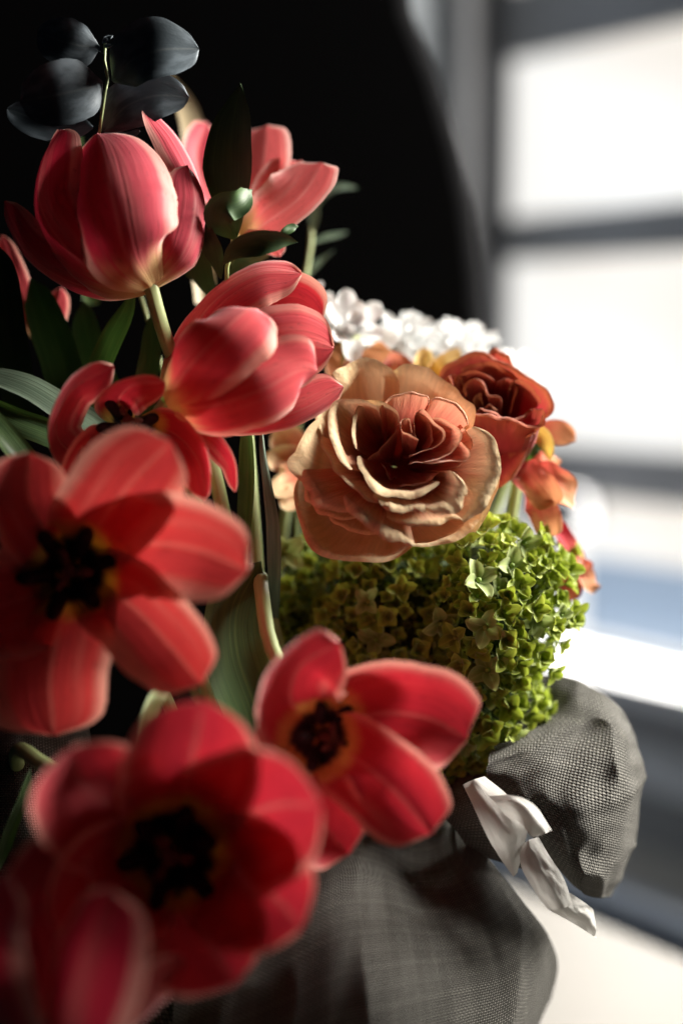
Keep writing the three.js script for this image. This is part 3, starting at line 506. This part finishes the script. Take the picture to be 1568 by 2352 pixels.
  // closed buds filling the head between the blossoms, and the leafless core they sit on
  const bm = []; for (const c of cand) { if (bm.length > 2600) break; const p = c.p.clone().addScaledVector(c.o, -7 * MM + rr(-3, 2) * MM); bm.push(placeM(p, c.o.clone().add(V(rr(-.4, .4), rr(-.4, .4), rr(-.4, .4))).normalize(), rr(3.2, 5.4) * MM, rr(0, 6))); }
  const im = new THREE.InstancedMesh(tinyG, M.hy[0], bm.length); bm.forEach((m, i) => im.setMatrixAt(i, m)); im.name = 'closed_buds'; im.userData.kind = 'stuff'; im.castShadow = im.receiveShadow = true; hyd.add(im);
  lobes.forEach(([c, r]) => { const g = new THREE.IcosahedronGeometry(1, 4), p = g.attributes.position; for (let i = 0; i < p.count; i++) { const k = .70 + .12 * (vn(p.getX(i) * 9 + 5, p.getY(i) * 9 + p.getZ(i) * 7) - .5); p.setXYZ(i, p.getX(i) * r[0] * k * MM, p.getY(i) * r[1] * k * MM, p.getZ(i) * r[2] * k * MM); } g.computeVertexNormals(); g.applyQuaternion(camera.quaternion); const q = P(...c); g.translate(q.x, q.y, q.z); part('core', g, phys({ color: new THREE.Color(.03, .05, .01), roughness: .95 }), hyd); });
  stemTo([P(950, 1500, -60), P(880, 1900, -50)], 22, hyd);
  console.log('florets', nf);
}

// ---------------------------------------------------------------- white chrysanthemums
function mum(label, c, axis, r, n, open, pw) {
  const t = thing('chrysanthemum', label, 'flower', P(...c)), q = new THREE.Quaternion().setFromUnitVectors(V(0, 1, 0), D(...axis));
  const R = r * MM, g = [0, 1, 2].map((k) => petal({ raw: true, s: [[0, 0, 0], [R * .45, R * .12 * k, 0], [R * .8, R * .16 * k, 0], [R, R * (.1 * k + .08), 0]], w: R * pw, f: [0, 1, 0], shape: 'blunt', cup: .9, rip: .3, nu: 8, nv: 12 }));
  for (let i = 0; i < n; i++) {
    const lay = i / n, m = new THREE.Mesh(g[i % 3], M.white); m.name = 'petal'; m.castShadow = m.receiveShadow = true;
    m.quaternion.copy(q).multiply(new THREE.Quaternion().setFromEuler(new THREE.Euler(0, i * 2.39996, (open + (1.25 - open) * lay) * 1 + rr(-.1, .1), 'YXZ'))); m.scale.setScalar((1.05 - .35 * lay) * rr(.9, 1.1)); t.add(m);
  }
  const h = new THREE.SphereGeometry(R * .22, 14, 8); h.applyQuaternion(q); const p = P(...c); h.translate(p.x, p.y, p.z); part('heart', h, M.core, t);
  stemTo([P(...c), P(c[0] - 20, c[1] + 200, c[2] - 20)], 12, t, M.stem);
}
mum('white blossom with broad round petals behind the coral tulip tip', [800, 775, -75], [.15, .5, .85], 26, 16, .1, .24);
mum('small white blossom in the shade above the coral tulip', [712, 690, -85], [-.1, .6, .8], 13, 16, .1, .2);
mum('shaggy white blossom with fine petals behind the brownish rose', [930, 825, -105], [.05, .75, .66], 27, 60, .1, .12);
mum('shaggy white blossom above the dusky red rose', [1060, 835, -115], [.15, .75, .6], 26, 60, .1, .12);
mum('white blossom at the window side of the dusky red rose', [1190, 880, -115], [.6, .5, .6], 20, 50, .1, .14);

// ---------------------------------------------------------------- eucalyptus and leaves
{
  const e = thing('eucalyptus_sprig', 'blue grey eucalyptus sprig with round leaves above the closed tulip', 'sprig', P(232, 300, 0));
  const lf = (s, w, f, o = {}) => part('leaf', petal({ s, w, f, shape: 'round', cup: .35, rip: 1, nu: 16, nv: 22, ...o }), M.eucalyptus, e);
  part('stem', tube([[242, 95, 0], [239, 130, 0], [248, 170, 0], [243, 205, 0], [235, 260, 0], [228, 310, -5], [240, 420, -30], [330, 700, -50]].map((q) => P(...q)).concat(mouth(stemN++)), 3.4 * PX, 7 * PX, 60), M.stem, e);
  lf([[230, 108, 0], [185, 105, 4], [135, 92, 6], [88, 70, 4]], 54, [.2, -.25, 1]);
  lf([[258, 186, 0], [300, 140, 6], [365, 115, 8], [457, 112, 2]], 80, [-.05, .25, 1]);
  lf([[237, 193, 0], [190, 205, 8], [120, 220, 12], [48, 232, 8]], 72, [.15, -.2, 1]);
  lf([[214, 292, -8], [160, 290, -10], [90, 275, -12], [18, 250, -14]], 52, [.1, .3, 1]);
  lf([[238, 302, -6], [290, 245, -4], [360, 220, -4], [434, 224, -8]], 58, [.1, -.2, 1]);
  lf([[236, 304, -8], [262, 312, -8], [300, 312, -8], [322, 300, -9]], 16, [0, .6, .8]);
  lf([[239, 100, 0], [244, 92, 2], [252, 85, 2], [259, 81, 2]], 7, [.3, .3, .9]); lf([[243, 108, 0], [252, 108, 2], [260, 100, 2], [266, 92, 2]], 7, [-.3, .3, .9]); lf([[238, 122, 1], [232, 120, 3], [226, 116, 3], [222, 112, 3]], 5, [.3, .3, .9]);
}
{
  const r = thing('ruscus_sprig', 'dark glossy pointed leaves with curled tips between the upper tulips', 'sprig', P(540, 555, 0));
  const lf = (s, w, f, o = {}) => part('leaf', petal({ s, w, f, shape: 'lance', cup: .4, rip: .6, nu: 14, nv: 28, ...o }), M.leafDark, r);
  lf([[536, 556, -6], [530, 460, 0], [528, 360, 2], [538, 270, 0], [553, 192, -4]], 64, [-.4, 0, 1]);
  lf([[542, 552, 0], [505, 505, 10], [515, 475, 14], [550, 462, 12], [580, 436, 4]], 40, [-.3, -.6, .9], { cup: .9 });
  lf([[512, 606, 6], [545, 572, 12], [600, 556, 14], [650, 552, 12], [684, 556, 8]], 30, [-.3, -.4, .9], { cup: .7 });
  lf([[640, 548, 8], [655, 532, 8], [672, 522, 6], [686, 520, 4]], 12, [0, -.3, 1], { cup: .9 });
  lf([[508, 640, 0], [495, 590, 4], [478, 545, 6], [462, 500, 2]], 24, [-.4, 0, 1]);
  lf([[500, 700, -30], [470, 640, -22], [455, 570, -20], [470, 470, -26]], 34, [-.4, 0, 1]);
  lf([[520, 640, -40], [560, 600, -40], [610, 560, -42], [660, 500, -48]], 30, [-.4, -.3, 1]);
  lf([[500, 680, -50], [440, 600, -54], [400, 480, -58], [405, 360, -62]], 44, [-.4, 0, 1]);
  part('stem', tube([[538, 540, -4], [530, 580, -2], [520, 630, -8], [560, 900, -40]].map((q) => P(...q)).concat(mouth(stemN++)), 5 * PX, 8 * PX, 50), M.stem, r);
}
const leaf = (label, s, w, f, mat, o = {}) => single('tulip_leaf', label, 'leaf', petal({ s, w, f, shape: 'strap', cup: .5, rip: 1.2, nu: 14, nv: 34, ...o }), mat);
leaf('grey green strap leaf reaching out left of the dark crimson tulip', [[420, 1250, -30], [250, 1010, -8], [150, 945, -2], [60, 890, 4], [-80, 845, 6]], 42, [.1, .6, .8], M.leafGrey);
leaf('dark green strap leaf just below the grey green one', [[420, 1350, -30], [230, 1060, -12], [120, 1000, -6], [30, 965, 0], [-80, 900, 2]], 36, [.1, .3, .9], M.leafGreen);
leaf('green strap leaf rising behind the wide open tulip', [[240, 1500, -20], [140, 1220, 10], [70, 1080, 18], [10, 1000, 22], [-70, 900, 20]], 38, [.6, .2, .7], M.leafGreen);
leaf('slim green leaf pointing up under the closed tulip', [[180, 1150, -40], [215, 900, -25], [255, 790, -20], [290, 720, -18], [312, 660, -20]], 34, [-.5, 0, .9], M.leafGreen);
leaf('dark leaf beside the stem of the closed tulip', [[330, 1050, -45], [340, 880, -30], [350, 790, -28], [345, 720, -30]], 30, [-.3, 0, .9], M.leafDark);
leaf('silvery strap leaf hanging beside the tan rose', [[598, 960, -2], [604, 1040, 2], [614, 1110, 4], [625, 1200, 0], [628, 1420, -30]], 17, [.4, .1, .9], M.leafGrey, { shape: 'lance', cut: .8 });
leaf('short bright green leaf under the coral side-on tulip', [[560, 1250, -30], [568, 1120, -14], [568, 1040, -10], [566, 960, -10]], 20, [-.2, 0, .9], M.leafGreen);
leaf('broad green leaf standing behind the open red tulip', [[640, 1780, -10], [585, 1620, 10], [545, 1500, 12], [545, 1400, 4], [600, 1290, -10]], 86, [.35, .15, .9], M.leafGreen);
leaf('pale leaf edge between the wide open tulip and the deep red cup', [[290, 1800, 30], [320, 1690, 52], [350, 1610, 55], [400, 1560, 48]], 26, [.6, .3, .7], M.leafPale, { cup: 1.2 });
leaf('thin leaf blade low down at the outer side', [[-10, 2010, 20], [25, 1900, 30], [55, 1830, 34], [72, 1760, 30]], 14, [.6, .2, .7], M.leafGreen);
leaf('broad dark leaf at the outer left of the closed tulip', [[80, 1000, -40], [30, 820, -25], [10, 680, -20], [-10, 560, -22]], 62, [-.5, 0, 1], M.leafDark);
leaf('dark leaf tucked below the closed tulip', [[200, 1050, -50], [160, 880, -35], [130, 780, -38], [70, 640, -45]], 60, [-.5, -.1, 1], M.leafDark);
leaf('second dark leaf tucked below the closed tulip, partly over the coral flower', [[330, 1000, -50], [230, 860, -40], [200, 760, -42], [190, 690, -45]], 48, [-.5, -.1, 1], M.leafDark);
leaf('blurred tan leaf behind the eucalyptus', [[470, 700, -85], [445, 420, -95], [438, 280, -100], [385, 165, -104]], 36, [.4, 0, .9], M.leafTan ??= leafMat(greenMap([.36, .28, .15], [.5, .4, .24], 21), .6, .3));
leaf('blurred green blade between the eucalyptus leaves', [[210, 700, -85], [165, 300, -95], [148, 180, -98], [146, 115, -100]], 26, [.3, 0, .9], M.leafGreen);
{
  const s = thing('foliage_sprig', 'thin dim grey green sprig behind the pale pink tulip', 'sprig', P(700, 690, -110)), add = (p, w, f) => part('leaf', petal({ s: p, w, f, shape: 'lance', cup: .4, nu: 8, nv: 16 }), M.leafGrey, s);
  part('stem', tube([[712, 470, -115], [716, 540, -112], [705, 620, -110], [690, 720, -105]].map((q) => P(...q)).concat(mouth(stemN++)), 5 * PX, 7 * PX, 40), M.stem, s);
  add([[712, 500, -115], [740, 450, -118], [780, 430, -120], [822, 432, -122]], 16, [0, .5, .8]); add([[714, 560, -114], [740, 548, -116], [770, 540, -118], [800, 533, -120]], 10, [0, .5, .8]); add([[700, 640, -110], [725, 610, -112], [745, 592, -114], [768, 574, -116]], 8, [0, .5, .8]); add([[716, 540, -112], [720, 500, -112], [716, 470, -114], [700, 440, -116]], 16, [0, 0, 1]);
}

// ---------------------------------------------------------------- cloth wrap and bow
{
  const b = thing('cloth_wrap', 'grey coarse woven cloth wrapped around the pot and tied in a bow', 'cloth', V(POT.x, 0, POT.z));
  part('front_loop', patch([
    [[430, 2100, -50], [640, 2010, -45], [800, 1915, -40], [885, 1900, -42], [960, 1905, -46], [1020, 1880, -48], [1045, 1868, -52]],
    [[430, 2110, -32], [640, 2025, -26], [800, 1935, -20], [880, 1955, -18], [960, 2000, -16], [1035, 1978, -22], [1052, 1905, -40]],
    [[410, 2190, -2], [620, 2100, 4], [780, 2010, 4], [885, 2020, 4], [968, 2052, 2], [1075, 2030, -8], [1110, 1960, -32]],
    [[400, 2300, 22], [600, 2230, 28], [780, 2140, 30], [900, 2130, 26], [1000, 2140, 18], [1120, 2120, 0], [1190, 2060, -32]],
    [[390, 2450, 32], [600, 2400, 40], [780, 2320, 42], [920, 2290, 36], [1030, 2270, 24], [1160, 2240, -2], [1262, 2150, -44]],
    [[390, 2650, 20], [600, 2620, 28], [780, 2560, 30], [930, 2520, 24], [1050, 2470, 10], [1170, 2400, -20], [1282, 2210, -60]],
    [[420, 2850, -20], [600, 2850, -14], [780, 2800, -12], [930, 2740, -18], [1040, 2660, -30], [1150, 2520, -50], [1262, 2290, -80]],
  ], 110, 110, [.27 / .022, .26 / .022], 4.5, [3, 2]), M.burlap, b);
  part('side_loop', patch([
    [[1150, 1600, -75], [1240, 1550, -70], [1335, 1566, -58], [1425, 1620, -46], [1466, 1690, -50]],
    [[1140, 1660, -60], [1240, 1640, -52], [1335, 1650, -38], [1430, 1680, -28], [1474, 1730, -42]],
    [[1125, 1720, -30], [1220, 1725, -18], [1320, 1740, -10], [1425, 1765, -16], [1476, 1790, -44]],
    [[1115, 1775, -12], [1205, 1800, 2], [1310, 1835, 8], [1415, 1865, -14], [1468, 1880, -50]],
    [[1150, 1835, -8], [1240, 1890, 4], [1325, 1920, 4], [1405, 1940, -18], [1448, 1950, -54]],
    [[1225, 1925, -16], [1290, 1990, -8], [1340, 2015, -6], [1390, 2025, -24], [1422, 2020, -54]],
    [[1300, 2015, -26], [1335, 2050, -20], [1362, 2062, -20], [1392, 2064, -32], [1403, 2060, -52]],
  ], 90, 100, [.085 / .022, .12 / .022], 8, [2.2, 3.2]), M.burlap, b);
  part('bow_knot', patch([
    [[1000, 1830, -40], [1060, 1780, -34], [1130, 1760, -40]], [[1010, 1870, -20], [1075, 1830, -12], [1150, 1820, -24]], [[1040, 1900, -20], [1110, 1890, -10], [1190, 1900, -26]], [[1080, 1960, -34], [1150, 1980, -26], [1240, 2010, -40]],
  ], 20, 24, [.045 / .022, .05 / .022]), M.burlap, b);
  part('collar', patch([
    [[-160, 1640, -60], [-40, 1615, -30], [60, 1612, -20], [200, 1640, -30]], [[-160, 1760, -40], [-40, 1740, -8], [60, 1740, 0], [220, 1760, -20]], [[-140, 1960, -20], [-20, 1960, 10], [90, 1960, 14], [260, 1960, -5]], [[-60, 2250, -10], [60, 2250, 20], [200, 2260, 24], [420, 2280, 5]], [[100, 2700, -20], [250, 2720, 0], [400, 2740, 4], [560, 2760, -5]],
  ], 40, 60, [.1 / .022, .22 / .022]), M.burlap, b);
  const ring = []; for (let j = 0; j <= 3; j++) ring.push(j);
  const g = grid(64, 24, (a, t) => { const th = a * Math.PI * 2, rad = .096 + .012 * Math.sin(th * 9 + 3 * t) * (.3 + t) - .02 * (1 - t) * (1 - t); return V(POT.x + rad * Math.cos(th), .006 + .115 * t, POT.z + rad * Math.sin(th)); }, (a, t) => [a * .6 / .022, t * .12 / .022]);
  part('pot_cover', g, M.burlap, b);
}
{
  const r = thing('ribbon', 'white folded ribbon with loose tails tied at the grey bow', 'ribbon', P(1150, 1900, 10));
  const st = (n, rows, dz) => part(n, patch(rows.map((r, i) => r.map((q, k) => [q[0], q[1], dz[i] + (k === 1 ? 3 : 0)])), 16, 24, [1, 1], .8, [3, 3]), M.ribbon, r);
  st('ribbon_fold', [[[1062, 1802], [1088, 1790], [1112, 1783]], [[1085, 1850], [1125, 1838], [1168, 1830]], [[1115, 1915], [1160, 1905], [1208, 1888]], [[1150, 1975], [1175, 1965], [1202, 1945]], [[1178, 2014], [1182, 2010], [1187, 2004]]], [0, 12, 14, 8, 2]);
  st('ribbon_fold', [[[1120, 1828], [1140, 1848], [1160, 1872]], [[1180, 1827], [1190, 1850], [1195, 1892]], [[1226, 1848], [1226, 1880], [1218, 1920]], [[1267, 1907], [1250, 1915], [1232, 1922]]], [18, 22, 22, 16]);
  st('ribbon_fold', [[[1190, 1950], [1212, 1930], [1236, 1922]], [[1196, 1990], [1228, 1975], [1262, 1968]], [[1225, 2045], [1260, 2030], [1294, 2018]], [[1258, 2090], [1285, 2088], [1314, 2076]]], [8, 10, 8, 2]);
  st('tail', [[[1262, 2092], [1285, 2075], [1308, 2050]], [[1300, 2112], [1320, 2095], [1340, 2072]], [[1340, 2136], [1352, 2115], [1360, 2088]], [[1367, 2154], [1368, 2130], [1362, 2094]]], [-2, -6, -12, -16]);
}
renderer.render(scene, camera);
